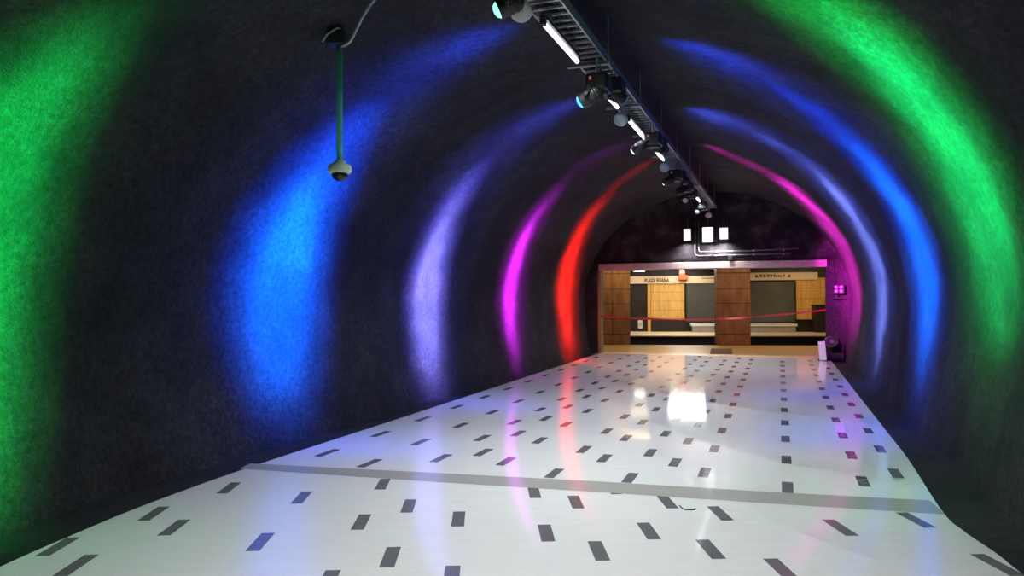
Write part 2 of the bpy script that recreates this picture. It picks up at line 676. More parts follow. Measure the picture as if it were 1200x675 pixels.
def bound(o, p):
    """parent keeping the world-space mesh where it is"""
    o.parent = p
    o.matrix_parent_inverse = p.matrix_basis.inverted()
    return o


bpy.context.view_layer.update()


def emp(name, loc, label, cat, group=None):
    p = thing(name, loc, label, cat, group)
    p.matrix_basis = Matrix.Translation(Vector(loc))
    return p


# far wall cladding
def panel(name, a0, a1, z0, z1, mat, label, cat, d=0.05, nx=1, nz=1, gap=0.004):
    p = emp(name, Pt((a0 + a1) / 2, 0.0, z0), label, cat)
    bm = B()
    for i in range(nx):
        for j in range(nz):
            x0 = a0 + (a1 - a0) * i / nx
            x1 = a0 + (a1 - a0) * (i + 1) / nx
            y0 = z0 + (z1 - z0) * j / nz
            y1 = z0 + (z1 - z0) * (j + 1) / nz
            pbox(bm, x0 + gap, x1 - gap, d, 0.0, y0 + gap, y1 - gap, 0.004)
    bound(link('board', bm, mat), p)
    bm = B()
    pbox(bm, a0, a1, d - 0.012, -0.01, z0, z1)
    bound(link('backing', bm, M['skirting']), p)
    return p


panel('wood_panel', 0.84, 2.21, 0.50, 2.02, M['wood'], 'honey coloured wood wall panel left of the middle pillar, under the station name', 'wall panel', nz=4)
panel('wood_panel', 6.62, 9.0, 0.50, 2.2, M['wood'], 'honey coloured wood wall panel at the right end of the opening', 'wall panel', nz=4, nx=2)
bm = B()
pbox(bm, 0.70, 0.83, 0.08, 0, 0.0, 2.02, 0.01)
tag(link('wall_strip', bm, M['wood']), 'narrow pale upright strip at the left side of the wood panel', 'strip')
# dark box standing before the right wood panel
bm = B()
pbox(bm, 7.25, 8.8, 0.5, 0.06, 0.0, 1.06, 0.02)
o1 = emp('dark_cabinet', Pt(7.9, 0.2, 0), 'dark low cabinet in front of the right wood panel', 'cabinet')
bound(link('carcass', bm, M['skirting']), o1)
bm = B()
pbox(bm, 7.22, 8.83, 0.53, 0.06, 1.06, 1.10, 0.008)
bound(link('top', bm, M['skirting']), o1)
# grey advertising boards with frames
for a0, a1, lab in ((2.30, 4.35, 'dull grey green glass board left of the middle pillar'),
                    (4.55, 6.60, 'dull grey green glass board right of the middle pillar')):
    p = emp('glass_board', Pt((a0 + a1) / 2, 0, 0.5), lab, 'board', 'grey boards on the far platform wall')
    bm = B()
    pbox(bm, a0, a1, 0.06, 0.0, 0.40, 2.02, 0.01)
    bound(link('pane', bm, M['greypanel']), p)
    bm = B()
    pbox(bm, a0 - 0.04, a0, 0.09, 0.0, 0.38, 2.04)
    pbox(bm, a1, a1 + 0.04, 0.09, 0.0, 0.38, 2.04)
    pbox(bm, a0, a1, 0.09, 0.0, 0.36, 0.40)
    bound(link('frame', bm, M['skirting']), p)
# pale benches under the boards
for a0, a1, lab in ((2.42, 4.35, 'pale long bench under the left glass board'), (4.6, 6.58, 'pale long bench under the right glass board')):
    p = emp('platform_bench', Pt((a0 + a1) / 2, 0.3, 0), lab, 'bench', 'pale benches on the far platform')
    bm = B()
    pbox(bm, a0, a1, 0.55, 0.1, 0.24, 0.34, 0.02)
    bound(link('seat', bm, M['white']), p)
    bm = B()
    pbox(bm, a0 + 0.06, a1 - 0.06, 0.5, 0.12, 0.0, 0.24)
    bound(link('plinth', bm, plain('bench_plinth', (0.36, 0.34, 0.30), 0.6)), p)
# skirting below the wood panel
bm = B()
pbox(bm, 0.84, 2.25, 0.06, 0, 0.0, 0.49)
tag(link('baseboard_far', bm, M['skirting']), kind='structure')
# small white notice
p = emp('wall_notice', Pt(0.4, 0, 0.14), 'small white notice plate low on the dark wall by the left pillar', 'notice')
bm = B()
pbox(bm, 0.31, 0.49, 0.035, 0.0, 0.13, 0.47, 0.005)
bound(link('plate', bm, M['white']), p)
bm = B()
pbox(bm, 0.34, 0.46, 0.045, 0.03, 0.22, 0.38, 0.003)
bound(link('inner_sheet', bm, plain('notice_sheet', (0.55, 0.52, 0.46), 0.6)), p)


# sign fascias
def text_mesh(body, size, mat, name, loc_a, z, d, parent, sx=1.0):
    cu = bpy.data.curves.new(name, 'FONT')
    cu.body = body
    cu.size = size
    cu.extrude = 0.004
    cu.offset = 0.006
    cu.align_x = 'LEFT'
    to = bpy.data.objects.new(name + '_tmp', cu)
    col.objects.link(to)
    bpy.context.view_layer.update()
    dg = bpy.context.evaluated_depsgraph_get()
    me = bpy.data.meshes.new_from_object(to.evaluated_get(dg))
    bpy.data.objects.remove(to)
    mtx = Matrix.Translation(Pt(loc_a, d, z)) @ PROT.to_4x4() @ Matrix.Rotation(pi / 2, 4, 'X') @ Matrix.Diagonal((sx, 1, 1, 1))
    me.transform(mtx)
    me.materials.clear()
    me.materials.append(mat)
    o = bpy.data.objects.new(name, me)
    col.objects.link(o)
    bound(o, parent)
    return o


def fascia(a0, a1, z0, z1, label):
    p = emp('station_sign', Pt((a0 + a1) / 2, 0.1, z0), label, 'sign')
    bm = B()
    pbox(bm, a0, a1, 0.14, 0.0, z0, z1, 0.01)
    bound(link('sign_panel', bm, M['signcream']), p)
    return p


sg = fascia(-0.03, 4.30, 1.99, 2.30, 'long cream station name sign reading PLAZA EGAÑA left of the middle pillar')
text_mesh('PLAZA EGAÑA', 0.205, M['ink'], 'lettering', 0.58, 2.055, 0.15, sg, 0.74)
bm = B()
pbox(bm, 2.9, 3.62, 0.15, 0.13, 2.18, 2.21)
bound(link('brown_line', bm, plain('sign_brown', (0.35, 0.18, 0.06), 0.6)), sg)
sg = fascia(4.65, 7.47, 2.10, 2.41, 'long cream direction sign with a dark line of writing right of the middle pillar')
for ca in (5.08, 6.36):
    bm = B()
    lathe(bm, [(0.055, 0.0), (0.055, 0.01)], Matrix.Translation(Pt(ca, 0.14, 2.26)) @ PROT.to_4x4() @ Matrix.Rotation(pi / 2, 4, 'X'), 16)
    bound(link('round_symbol', bm, M['ink']), sg)
bm = B()
x = 5.20
random.seed(3)
while x < 6.16:
    w = random.choice((0.03, 0.045, 0.05))
    h = random.choice((0.075, 0.075, 0.11))
    pbox(bm, x, x + w, 0.15, 0.13, 2.225, 2.225 + h)
    x += w + random.choice((0.015, 0.015, 0.02, 0.05))
bound(link('writing', bm, M['ink']), sg)

# orange and pink beacon above the sign
p = emp('warning_beacon', Pt(2.1, 0.3, 2.14), 'small orange beacon with a pink top above the station name sign', 'beacon')
bm = B()
pbox(bm, 1.96, 2.32, 0.42, 0.16, 2.13, 2.33, 0.03)
bound(link('housing', bm, M['orange']), p)
bm = B()
lathe(bm, [(0.12, 2.33), (0.13, 2.42), (0.11, 2.55), (0.07, 2.64), (0.0, 2.66)], Matrix.Translation(Pt(2.1, 0.29, 0)), 16)
bound(link('dome', bm, M['pink'], smooth=True), p)
# platform ceiling lamps
def panel_lamp(a0, a1, d0, d1, z, label, strength, name='ceiling_light_panel', c=(1.0, 0.93, 0.8), grp=None):
    p = emp(name, Pt((a0 + a1) / 2, (d0 + d1) / 2, z), label, 'ceiling light', grp)
    bm = B()
    pbox(bm, a0 - 0.04, a1 + 0.04, d0 + 0.04, d1 - 0.04, z + 0.012, 2.78, 0.006)
    bound(link('lamp_housing', bm, M['galv']), p)
    bm = B()
    pbox(bm, a0, a1, d0, d1, z - 0.012, z + 0.012)
    bound(link('diffuser', bm, glow('panel_glow', c, strength)), p)
    return p


VROT = Matrix.Rotation(-atan2(0.236, 0.972), 3, 'Z')


def long_panel(x, y, w, ln, z, label, strength):
    p = emp('ceiling_light_panel', (x, y, z), label, 'ceiling light')
    bm = B()
    box(bm, (x, y, (z + 0.012 + 2.775) / 2), (w + 0.08, ln + 0.04, 2.775 - z - 0.012), VROT, 0.006)
    bound(link('lamp_housing', bm, M['galv']), p)
    bm = B()
    box(bm, (x, y, z), (w, ln, 0.024), VROT)
    bound(link('diffuser', bm, glow('panel_glow', (1.0, 0.95, 0.86), strength)), p)


long_panel(6.54, 27.9, 1.30, 3.9, 2.60, 'bright rectangular light panel over the track whose glow mirrors in the floor', 7.0)
long_panel(7.10, 30.1, 1.36, 0.26, 2.62, 'narrow bright light panel over the far platform, behind the large bright panel', 8.0)
long_panel(5.92, 25.15, 1.24, 0.9, 2.60, 'narrow dim light panel over the track, in front of the large bright panel', 2.2)
panel_lamp(-0.6, 0.5, 5.0, 3.2, 2.70, 'warm rectangular light panel over the track near the left pillar', 1.8, c=(1.0, 0.75, 0.5))
panel_lamp(0.12, 0.56, 0.9, 0.6, 2.50, 'small oblong white ceiling lamp near the left end of the sign', 10.0, 'ceiling_lamp')


def area(name, loc, target, sx, sy, power, c, spread=180):
    ld = bpy.data.lights.new(name, 'AREA')
    ld.shape = 'RECTANGLE'
    ld.size, ld.size_y = sx, sy
    ld.energy = power
    ld.color = c
    ld.spread = radians(spread)
    o = bpy.data.objects.new(name, ld)
    col.objects.link(o)
    o.location = loc
    o.rotation_euler = (Vector(target) - Vector(loc)).to_track_quat('-Z', 'Y').to_euler()
    return o


WARM = (1.0, 0.66, 0.34)  # warm area lights added without fixtures to brighten far wall and pillar fronts
for a in (1.4, 6.9):
    area('platform_fill', Pt(a, 2.2, 2.66), Pt(a, 0.6, 0.6), 2.6, 0.3, 26, WARM, 150)
area('platform_fill', Pt(-0.5, 8.9, 2.66), Pt(-0.5, 8.7, 0), 1.6, 0.3, 24, WARM)
area('platform_fill', Pt(4.0, 9.6, 2.66), Pt(4.0, 9.0, 0), 2.6, 0.3, 38, WARM)

# floor mat / hatch by the middle pillar
bm = B()
p0, p1, p2, p3 = W(20.0, -1.72, 0.004), W(20.1, -1.16, 0.004), W(21.9, -1.28, 0.004), W(21.8, -1.84, 0.004)
vs = [bm.verts.new(q) for q in (p0, p1, p2, p3)]
f = bm.faces.new(vs)
r = bmesh.ops.extrude_face_region(bm, geom=[f])
bmesh.ops.translate(bm, vec=(0, 0, 0.012), verts=[v for v in r['geom'] if isinstance(v, bmesh.types.BMVert)])
bmesh.ops.recalc_face_normals(bm, faces=bm.faces[:])
tag(link('floor_mat', bm, M['mat']), 'brown oblong mat on the floor in front of the middle pillar', 'mat')

# red barrier tape across the opening
tp = [(-4.49, 0.985), (-3.67, 0.94), (-2.6, 0.925), (-1.48, 0.93), (-0.67, 0.985), (0.2, 1.07), (1.05, 1.17)]
bm = B()
sp = smoothpath([(l, 0, z) for l, z in tp], 8)
pr = None
for k, q in enumerate(sp):
    tw = 0.021 + 0.005 * sin(k * 0.7)
    a = bm.verts.new(W(S_END - 0.03 + 0.01 * sin(k * 0.5), q.x, q.z + tw))
    b = bm.verts.new(W(S_END - 0.03 - 0.01 * sin(k * 0.5), q.x, q.z - tw))
    if pr:
        bm.faces.new((pr[0], a, b, pr[1]))
    pr = (a, b)
tag(link('barrier_tape', bm, M['tape']), 'red barrier tape stretched across the wide opening', 'tape')

# ------------------------------------------------------------------ lamps and conduits on the end wall
def wall_lamp(l0, l1, z0, z1, label, strength, cord_z):
    p = emp('light_box', W(S_END - 0.1, (l0 + l1) / 2, z0), label, 'lamp', 'glowing light boxes above the opening')
    bm = B()
    wbox(bm, S_END - 0.20, S_END - 0.10, l0 - 0.012, l1 + 0.012, z0 - 0.012, z1 + 0.012, 0.008)
    bound(link('casing', bm, M['blackmetal']), p)
    bm = B()
    wbox(bm, S_END - 0.225, S_END - 0.195, l0, l1, z0, z1, 0.01)
    bound(link('light_panel', bm, glow('box_glow', (1.0, 0.97, 0.98), strength)), p)
    bm = B()
    c = (l0 + l1) / 2
    tube(bm, [W(S_END - 0.14, c, z1), W(S_END - 0.14, c, cord_z)], 0.008, 6)
    bound(link('cord', bm, M['conduit']), p)
    bm = B()
    wbox(bm, S_END - 0.12, S_END + 0.0, c - 0.03, c + 0.03, z0 + 0.04, z0 + 0.1)
    bound(link('bracket', bm, M['blackmetal']), p)
    return p


wall_lamp(-2.285, -2.11, 2.93, 3.225, 'left and smaller glowing white light box above the opening', 1.1, 3.48)
wall_lamp(-1.82, -1.56, 2.88, 3.25, 'middle and largest glowing white light box above the opening', 1.3, 3.6)
wall_lamp(-1.40, -1.20, 2.94, 3.225, 'right and dimmer glowing white light box above the opening', 1.0, 3.48)
for l, e in ((-2.2, 5.0), (-1.3, 5.0), (-1.69, 3.0)):
    area('light_box_spill', W(S_END - 0.24, l, 2.88), W(S_END + 0.05, l, 2.3), 0.2, 0.05, e * 3.2, (1, 0.93, 1.0), 120)

for nm, pts, lab in (('conduit_pipe', [(-2.01, 3.38), (-2.02, 2.62), (-2.0, 2.57), (-1.93, 2.545), (-0.8, 2.545), (0.26, 2.56)], 'thin grey conduit pipe on the end wall, lower of the bent pair'),
                     ('conduit_pipe', [(-1.925, 3.43), (-1.93, 2.70), (-1.915, 2.66), (-1.86, 2.645), (-0.7, 2.645), (0.45, 2.67)], 'thin grey conduit pipe on the end wall, upper of the bent pair')):
    bm = B()
    tube(bm, [W(S_END - 0.07, l, z) for l, z in pts], 0.015, 8)
    p = emp(nm, W(S_END - 0.07, pts[0][0], pts[0][1]), lab, 'pipe')
    bound(link('pipe_run', bm, M['conduit'], smooth=True), p)
    for l in (-1.5, -0.6, 0.1):
        bm = B()
        wbox(bm, S_END - 0.085, S_END + 0.01, l - 0.02, l + 0.02, pts[4][1] - 0.024, pts[4][1] + 0.024)
        bound(link('pipe_clip', bm, M['galv']), p)
bm = B()
wbox(bm, S_END - 0.12, S_END - 0.0, -1.20, -1.10, 2.41, 2.51, 0.01)
tag(link('junction_box', bm, M['black']), 'small black junction box on the end wall just above the beam', 'box')

# ------------------------------------------------------------------ cable ladder under the crown
LZ = 3.72
LA, LB = -1.735, -1.47
S0, S1 = 3.3, 19.3
lad = emp('cable_ladder', W((S0 + S1) / 2, (LA + LB) / 2, LZ), 'long grey steel cable ladder hung along the crown of the vault', 'cable ladder')
for l in (LA, LB):
    bm = B()
    wbox(bm, S0, S1, l - 0.008, l + 0.008, LZ - 0.008, LZ + 0.07)
    bound(link('rail', bm, M['galv']), lad)
rest = B()
n_r = 0
s = S0 + 0.1
while s < S1:
    bm = B() if n_r < 100 else rest
    wbox(bm, s - 0.011, s + 0.011, LA, LB, LZ, LZ + 0.018)
    if n_r < 100:
        bound(link('rung', bm, M['galv']), lad)
    n_r += 1
    s += 0.135
o = bound(link('rung', rest, M['galv']), lad)
o['kind'] = 'stuff'
bm = B()  # cables added to close the open ladder so it shades the ceiling
for k in range(6):
    l = LA + 0.035 + k * 0.038
    pts = [W(ss, l + 0.012 * noise.noise(Vector((ss * 0.8, k * 3.1, 0))), LZ + 0.04 + 0.006 * noise.noise(Vector((ss, k, 5)))) for ss in [S0 + 0.4 * i for i in range(int((S1 - S0) / 0.4) + 1)]]
    tube(bm, pts, 0.019, 7)
bound(link('shading_cables', bm, M['cable'], smooth=True), lad)
for ss in (5.0, 6.65, 8.3, 9.9, 11.5, 13.2, 14.9, 16.6, 18.3):
    bm = B()
    wbox(bm, ss - 0.02, ss + 0.02, LA - 0.10, LB + 0.03, LZ - 0.03, LZ - 0.008)
    for l in (LA - 0.03, LB + 0.02):
        tube(bm, [W(ss, l, LZ - 0.01), W(ss, l, 4.22)], 0.007, 6)
    bound(link('hanger', bm, M['galv']), lad)

# LED tubes slung under the ladder's left rail
M['tubeglow'] = glow('tube_glow', (0.95, 0.97, 1.0), 3.5)


def tube_light(s0, s1, label, group='white tube lights along the cable ladder', l=-1.625, z=3.60, power=46):
    p = emp('tube_light', W((s0 + s1) / 2, l, z), label, 'tube light', group)
    bm = B()
    tube(bm, [W(s0 + 0.02, l, z), W(s1 - 0.02, l, z)], 0.019, 12)
    bound(link('glass_tube', bm, M['tubeglow'], smooth=True), p)
    for ss in (s0, s1):
        bm = B()
        wbox(bm, ss - 0.025, ss + 0.025, l - 0.022, l + 0.022, z - 0.02, z + 0.05, 0.006)
        bound(link('end_cap', bm, M['blackmetal']), p)
    bm = B()
    wbox(bm, s0 + 0.02, s1 - 0.02, l - 0.025, l + 0.025, z + 0.028, z + 0.055, 0.004)
    bound(link('batten', bm, M['blackmetal']), p)
    for ss in (s0 + 0.15, s1 - 0.15):
        bm = B()
        wbox(bm, ss - 0.012, ss + 0.012, l - 0.02, l + 0.02, z + 0.05, LZ)
        bound(link('bracket', bm, M['galv']), p)
    a = area('tube_light_lamp', W((s0 + s1) / 2, l, z - 0.03), W((s0 + s1) / 2, l, 0), 0.05, s1 - s0, power, (0.95, 0.98, 1.0), 140)
    a.rotation_euler = (0, 0, UANG - pi / 2)
    return p


TUBES = [(5.22, 6.22, 'white tube light at the top of the picture, nearest along the cable ladder'),
         (6.85, 7.90, 'second white tube light along the cable ladder, partly behind a black stage light'),
         (8.50, 9.62, 'third white tube light along the cable ladder, just past a grey disc'),
         (10.20, 11.26, 'fourth white tube light along the cable ladder, short glow by the lilac lens'),
         (15.30, 16.66, 'last but one white tube light at the far end of the cable ladder'),
         (17.0, 18.28, 'last white tube light, at the far end of the cable ladder')]
for s0, s1, lab in TUBES:
    tube_light(s0, s1, lab, power=8 if s0 == 8.50 else 52)
# unseen tube lights added over and behind the viewer to brighten the near floor
for y in (2.4, 0.3, -2.0):
    p = emp('tube_light', (0.0, y, 3.6), 'unseen white tube light added behind the viewer to brighten the near floor', 'tube light', 'added tube lights behind the viewer')
    bm = B()
    tube(bm, [(-0.1, y - 0.55, 3.6), (-0.1, y + 0.55, 3.6)], 0.019, 10)
    bound(link('glass_tube', bm, M['tubeglow'], smooth=True), p)
    bm = B()
    box(bm, (-0.1, y, 3.64), (0.05, 1.1, 0.03))
    tube(bm, [(-0.1, y, 3.64), (-0.1, y, 4.2)], 0.008, 6)
    bound(link('batten', bm, M['blackmetal']), p)
    area('tube_light_lamp', (-0.1, y, 3.57), (-0.1, y + 0.001, 0), 0.05, 1.1, 58, (0.95, 0.98, 1.0), 140)

# grey discs hung beside the ladder
for k, (s, lab) in enumerate(((4.82, 'large grey round disc beside the green stage light at the top edge'),
                              (8.24, 'grey round disc between the second and third tube lights'),
                              (11.60, 'small grey round disc below the fourth tube light'),
                              (15.15, 'tiny pinkish grey disc at the start of the far tube lights'),
                              (19.2, 'tiny grey disc at the very end of the cable ladder'))):
    c = W(s, -1.66, 3.55)
    p = emp('round_disc', c, lab, 'disc', 'grey discs along the cable ladder')
    face = (Vector((0, 0, 1.6)) - c)
    face = Vector((UX * -0.8, UY * -0.8, -0.55)).normalized()
    mt = Matrix.Translation(c) @ face.to_track_quat('Z', 'Y').to_matrix().to_4x4()
    bm = B()
    lathe(bm, [(0.0, 0.03), (0.06, 0.028), (0.078, 0.015), (0.08, 0.0), (0.075, -0.02), (0.05, -0.035), (0.0, -0.04)], mt, 28)
    bound(link('dish', bm, M['disc'], smooth=True), p)
    bm = B()
    tube(bm, [c - face * 0.03, c - face * 0.06 + Vector((0, 0, 0.05)), c + Vector((0.02, 0, LZ - c.z))], 0.01, 8)
    bound(link('arm', bm, M['galv']), p)


# ------------------------------------------------------------------ stage lights
def spot(loc, target, c, power, half_v, half_a, blend=1.0, radius=0.04):
    ld = bpy.data.lights.new('spot_beam', 'SPOT')
    ld.energy = power
    ld.color = c
    ld.spot_size = radians(2 * half_v)
    ld.spot_blend = blend
    ld.shadow_soft_size = radius
    o = bpy.data.objects.new('spot_beam', ld)
    col.objects.link(o)
    o.location = loc
    o.rotation_euler = (Vector(target) - Vector(loc)).to_track_quat('-Z', 'Y').to_euler()
    k = math.tan(radians(half_a)) / math.tan(radians(half_v))
    o.scale = (k, 1, 1)
    return o


def stage_light(lens_at, target, label, lens_c, strength, group, base_at, k=0.62):
    """moving head lamp: box hung from the ladder, yoke, round head with a domed lens"""
    lens_at = Vector(lens_at)
    d = (Vector(target) - lens_at).normalized()
    c = lens_at - d * 0.13 * k
    base_at = Vector(base_at)
    q = d.to_track_quat('Z', 'Y').to_matrix().to_4x4()
    mt = Matrix.Translation(c) @ q @ Matrix.Scale(k, 4)
    p = emp('stage_light', base_at, label, 'stage light', group)
    bm = B()
    lathe(bm, [(0.0, -0.16), (0.05, -0.155), (0.085, -0.12), (0.095, -0.06), (0.098, 0.06), (0.10, 0.115), (0.085, 0.115), (0.085, 0.09)], mt, 24)
    for i in range(5):
        z = -0.11 + i * 0.03
        lathe(bm, [(0.094, z), (0.106, z + 0.004), (0.106, z + 0.010), (0.094, z + 0.014)], mt, 24)
    bound(link('head', bm, M['black'], smooth=False), p)
    bm = B()
    lathe(bm, [(0.083, 0.09), (0.080, 0.12), (0.060, 0.145), (0.03, 0.158), (0.0, 0.162)], mt, 20, closed=False)
    bound(link('lens', bm, glow('lens_glow', lens_c, strength), smooth=True), p)
    side = d.cross(Vector((0, 0, 1))).normalized()
    mid = (c + base_at) / 2
    bm = B()
    for sg_ in (-1, 1):
        a = c + side * sg_ * 0.118 * k
        tube(bm, [a - (base_at - c).normalized() * 0.03, a + (base_at - c) * 0.45, base_at + side * sg_ * 0.05], [0.016, 0.018, 0.02], 8)
    bound(link('yoke', bm, M['blackmetal']), p)
    for sg_ in (-1, 1):
        bm = B()
        lathe(bm, [(0.014, -0.006), (0.022, 0.0), (0.022, 0.018), (0.014, 0.024)], Matrix.Translation(c + side * sg_ * 0.125 * k) @ (side * sg_).to_track_quat('Z', 'Y').to_matrix().to_4x4(), 12)
        bound(link('knob', bm, M['blackmetal']), p)
    bm = B()
    box(bm, base_at, (0.24, 0.20, 0.15), Matrix.Rotation(UANG, 3, 'Z'), 0.02)
    lathe(bm, [(0.08, -0.10), (0.085, -0.07), (0.085, 0.0)], Matrix.Translation(base_at), 20)
    bound(link('base_box', bm, M['black']), p)
    bm = B()
    box(bm, base_at + Vector((-UX * 0.122 - NX * 0.05, -UY * 0.122 - NY * 0.05, 0.03)), (0.004, 0.02, 0.03), Matrix.Rotation(UANG, 3, 'Z'))
    bound(link('indicator', bm, glow('indicator_red', (0.6, 0.06, 0.08), 0.5)), p)
    for dx in (-0.07, 0.07):
        bm = B()
        q0 = base_at + Vector((UX * dx, UY * dx, 0.07))
        tube(bm, [q0, Vector((q0.x, q0.y, LZ - 0.003))], 0.011, 8)
        bound(link('hook_clamp', bm, M['galv']), p)
    return p, lens_at + d * 0.06, d


GREEN = (0.0, 1.0, 0.13)
BLUE = (0.0, 0.14, 1.0)
LAV = (0.27, 0.24, 1.0)
MAG = (0.72, 0.02, 0.9)
RED = (1.0, 0.012, 0.005)
MAGR = (0.85, 0.02, 0.62)
LAVR = (0.2, 0.27, 1.0)
BLUER = (0.0, 0.13, 1.0)
GREENR = (0.0, 1.0, 0.2)

KP = 1.75
beams = [
    # lens (s, l, z), base (s, l, z), target, colour, powers core / halo / fan, half angle across, label, lens colour, lens strength
    ((4.30, -1.64, 3.36), (4.12, -1.50, 3.56), (-3.5, 4.82, 1.85), GREEN, (7800, 240, 60), 10.5, 'black stage light with a glaring green lens at the top edge', (0.12, 1.0, 0.42), 4),
    ((6.55, -1.69, 3.34), (6.60, -1.53, 3.50), (-2.60, 8.30, 1.72), BLUE, (25000, 6500, 420), 9.5, 'black stage light with a bright blue lens below the first tube light', (0.03, 0.25, 1.0), 4.5),
    ((9.05, -1.67, 3.34), (9.25, -1.455, 3.50), (-1.40, 11.6, 1.55), LAV, (22000, 4600, 330), 6.8, 'black stage light with a lilac lens below the third tube light', (0.75, 0.65, 1.0), 10),
    ((11.90, -1.70, 3.34), (12.15, -1.56, 3.50), (-0.17, 15.0, 1.65), MAG, (30000, 2200, 150), 4.7, 'black stage light with a small white lens past the small grey disc', (0.95, 0.9, 1.0), 6),
    ((13.50, -1.69, 3.40), (13.70, -1.55, 3.52), (1.15, 18.7, 1.55), RED, (52000, 3500, 420), 5.4, 'small dark stage light facing the red patch of wall', (0.4, 0.05, 0.03), 1.0),
    ((4.40, -1.38, 3.48), (4.42, -1.46, 3.60), (4.0, 6.0, 2.1), GREENR, (12000, 1900, 330), 10.5, 'black stage light turned to the right, nearest of those aimed right', (0.1, 1.0, 0.3), 0.25),
    ((7.02, -1.38, 3.44), (6.97, -1.47, 3.56), (4.95, 8.87, 1.65), BLUER, (31000, 6000, 520), 7.0, 'black stage light turned to the right, just behind the one with the blue lens', (0.03, 0.25, 1.0), 0.25),
    ((9.85, -1.39, 3.46), (9.83, -1.48, 3.56), (6.3, 12.7, 1.65), LAVR, (27000, 5000, 330), 4.8, 'black stage light turned to the right, just behind the one with the lilac lens', (0.5, 0.5, 1.0), 0.25),
    ((12.65, -1.43, 3.46), (12.60, -1.55, 3.56), (7.78, 16.65, 2.05), MAGR, (34000, 1600, 500), 7.5, 'black stage light turned to the right, just behind the one with the small white lens', (0.9, 0.2, 0.8), 0.25),
]
for k, (c, bs, tg, rgb, pw, ha, lab, lc, ls) in enumerate(beams):
    side = 'left' if k < 5 else 'right'
    p, pos, d = stage_light(W(*c), tg, lab, lc, ls, 'stage lights facing the %s wall' % side, W(*bs), 0.8 if k == 1 else 0.62)
    hv = 25 if k == 0 else (18 if k < 5 else 18)
    if k > 4:
        tg = (tg[0], tg[1], tg[2] + 0.32)
    spot(pos, tg, rgb, pw[0] * 0.62 * KP, hv, ha)
    spot(pos, Vector(tg) + Vector((0, 0, 0.1)), rgb, pw[0] * 0.30 * KP, hv * (1.3 if k in (1, 2, 3, 4) else 1.15), ha * 1.5)
    deep = tuple(x ** 1.5 for x in rgb)
    spot(pos, Vector(tg) + Vector((0, 0, 0.4)), deep, pw[1] * KP, 30, 10 if c[0] > 12 else max(ha * 1.9, 13))
    if k in (1, 2, 6, 7):
        spot(pos, Vector(tg) + Vector((0, 0, 1.2)), (0.03, 0.07, 1.0), 420 * KP, 68, 38)
    spot(pos, Vector(tg) + Vector((0, 0, 1.1)), deep, pw[2] * KP, 66, 12 if c[0] > 12 else max(ha * 2.6, 24))
# two dark spare heads far along
for s, lab in ((14.6, 'dark unlit stage light beyond the red one, first of two'), (16.79, 'dark unlit stage light nearest the end wall')):
    cc = W(s, -1.70, 3.38)
    stage_light(cc, cc + Vector((-0.4, -0.8, -0.6)), lab, (0.3, 0.3, 0.3), 0.15, 'dark stage lights at the far end', W(s + 0.05, -1.58, 3.52))

# ------------------------------------------------------------------ dome camera on a green pole
CX, CY = -1.435, 6.2
cam_t = emp('security_camera', (CX, CY, 2.72), 'cream dome security camera hanging on a green pole from the left vault', 'security camera')
bm = B()
tube(bm, [(CX, CY, 2.69), (CX, CY, 3.71)], 0.026, 16)
bound(link('pole', bm, M['greenpole'], smooth=True), cam_t)
bm = B()
lathe(bm, [(0.03, 2.775), (0.05, 2.765), (0.052, 2.745), (0.088, 2.735), (0.098, 2.715), (0.098, 2.68), (0.085, 2.665), (0.0, 2.665)], Matrix.Translation((CX, CY, -0.05)), 28)
bound(link('housing', bm, M['cream'], smooth=True), cam_t)
bm = B()
lathe(bm, [(0.066, 2.665), (0.066, 2.645), (0.055, 2.618), (0.03, 2.602), (0.0, 2.598)], Matrix.Translation((CX, CY, -0.05)), 24)
bound(link('lens_dome', bm, plain('smoked_dome', (0.01, 0.01, 0.01), 0.12, var=0), smooth=True), cam_t)
bm = B()
box(bm, (CX - 0.02, CY, 3.75), (0.15, 0.13, 0.13), None, 0.012)
bound(link('mount_box', bm, M['black']), cam_t)
bm = B()
tube(bm, [(CX - 0.13, CY - 0.05, 3.70), (CX - 0.08, CY - 0.07, 3.76), (CX + 0.0, CY - 0.07, 3.81), (CX + 0.04, CY - 0.05, 3.80)], 0.008, 6)
bound(link('strap', bm, M['galv']), cam_t)
bm = B()
CONDUIT = [(CX + 0.02, CY - 0.03, 3.67), (CX + 0.10, CY - 0.06, 3.70), (CX + 0.17, CY - 0.10, 3.80), (CX + 0.24, CY - 0.2, 3.86), (-1.05, 5.8, 3.93), (-0.8, 5.6, 4.0), (-0.5, 5.4, 4.05)]
tube(bm, smoothpath(CONDUIT, 6), 0.014, 8)
bound(link('cable_conduit', bm, M['galv'], smooth=True), cam_t)

# ------------------------------------------------------------------ right-hand corner by the opening
pl = emp('wall_lamp', W(S_END - 0.1, 1.33, 1.6), 'purple four dot LED lamp on the pier right of the opening', 'lamp')
bm = B()
wbox(bm, S_END - 0.14, S_END, 1.22, 1.46, 1.56, 1.78, 0.015)
bound(link('lamp_body', bm, M['black']), pl)
for i in (1.275, 1.385):
    for j in (1.625, 1.72):
        bm = B()
        lathe(bm, [(0.036, 0.0), (0.033, 0.012), (0.018, 0.022), (0.0, 0.025)], Matrix.Translation(W(S_END - 0.14, i, j)) @ Vector((-UX, -UY, 0)).to_track_quat('Z', 'Y').to_matrix().to_4x4(), 14)
        bound(link('led', bm, glow('led_purple', (0.40, 0.06, 1.0), 1.2), smooth=True), pl)
bm = B()
wbox(bm, S_END - 0.1, S_END + 0.02, 1.2, 1.4, 1.44, 1.47, 0.004)
tube(bm, [W(S_END - 0.06, 1.3, 1.45), W(S_END - 0.06, 1.3, 1.57)], 0.012, 6)
bound(link('bracket', bm, M['blackmetal']), pl)
bm = B()
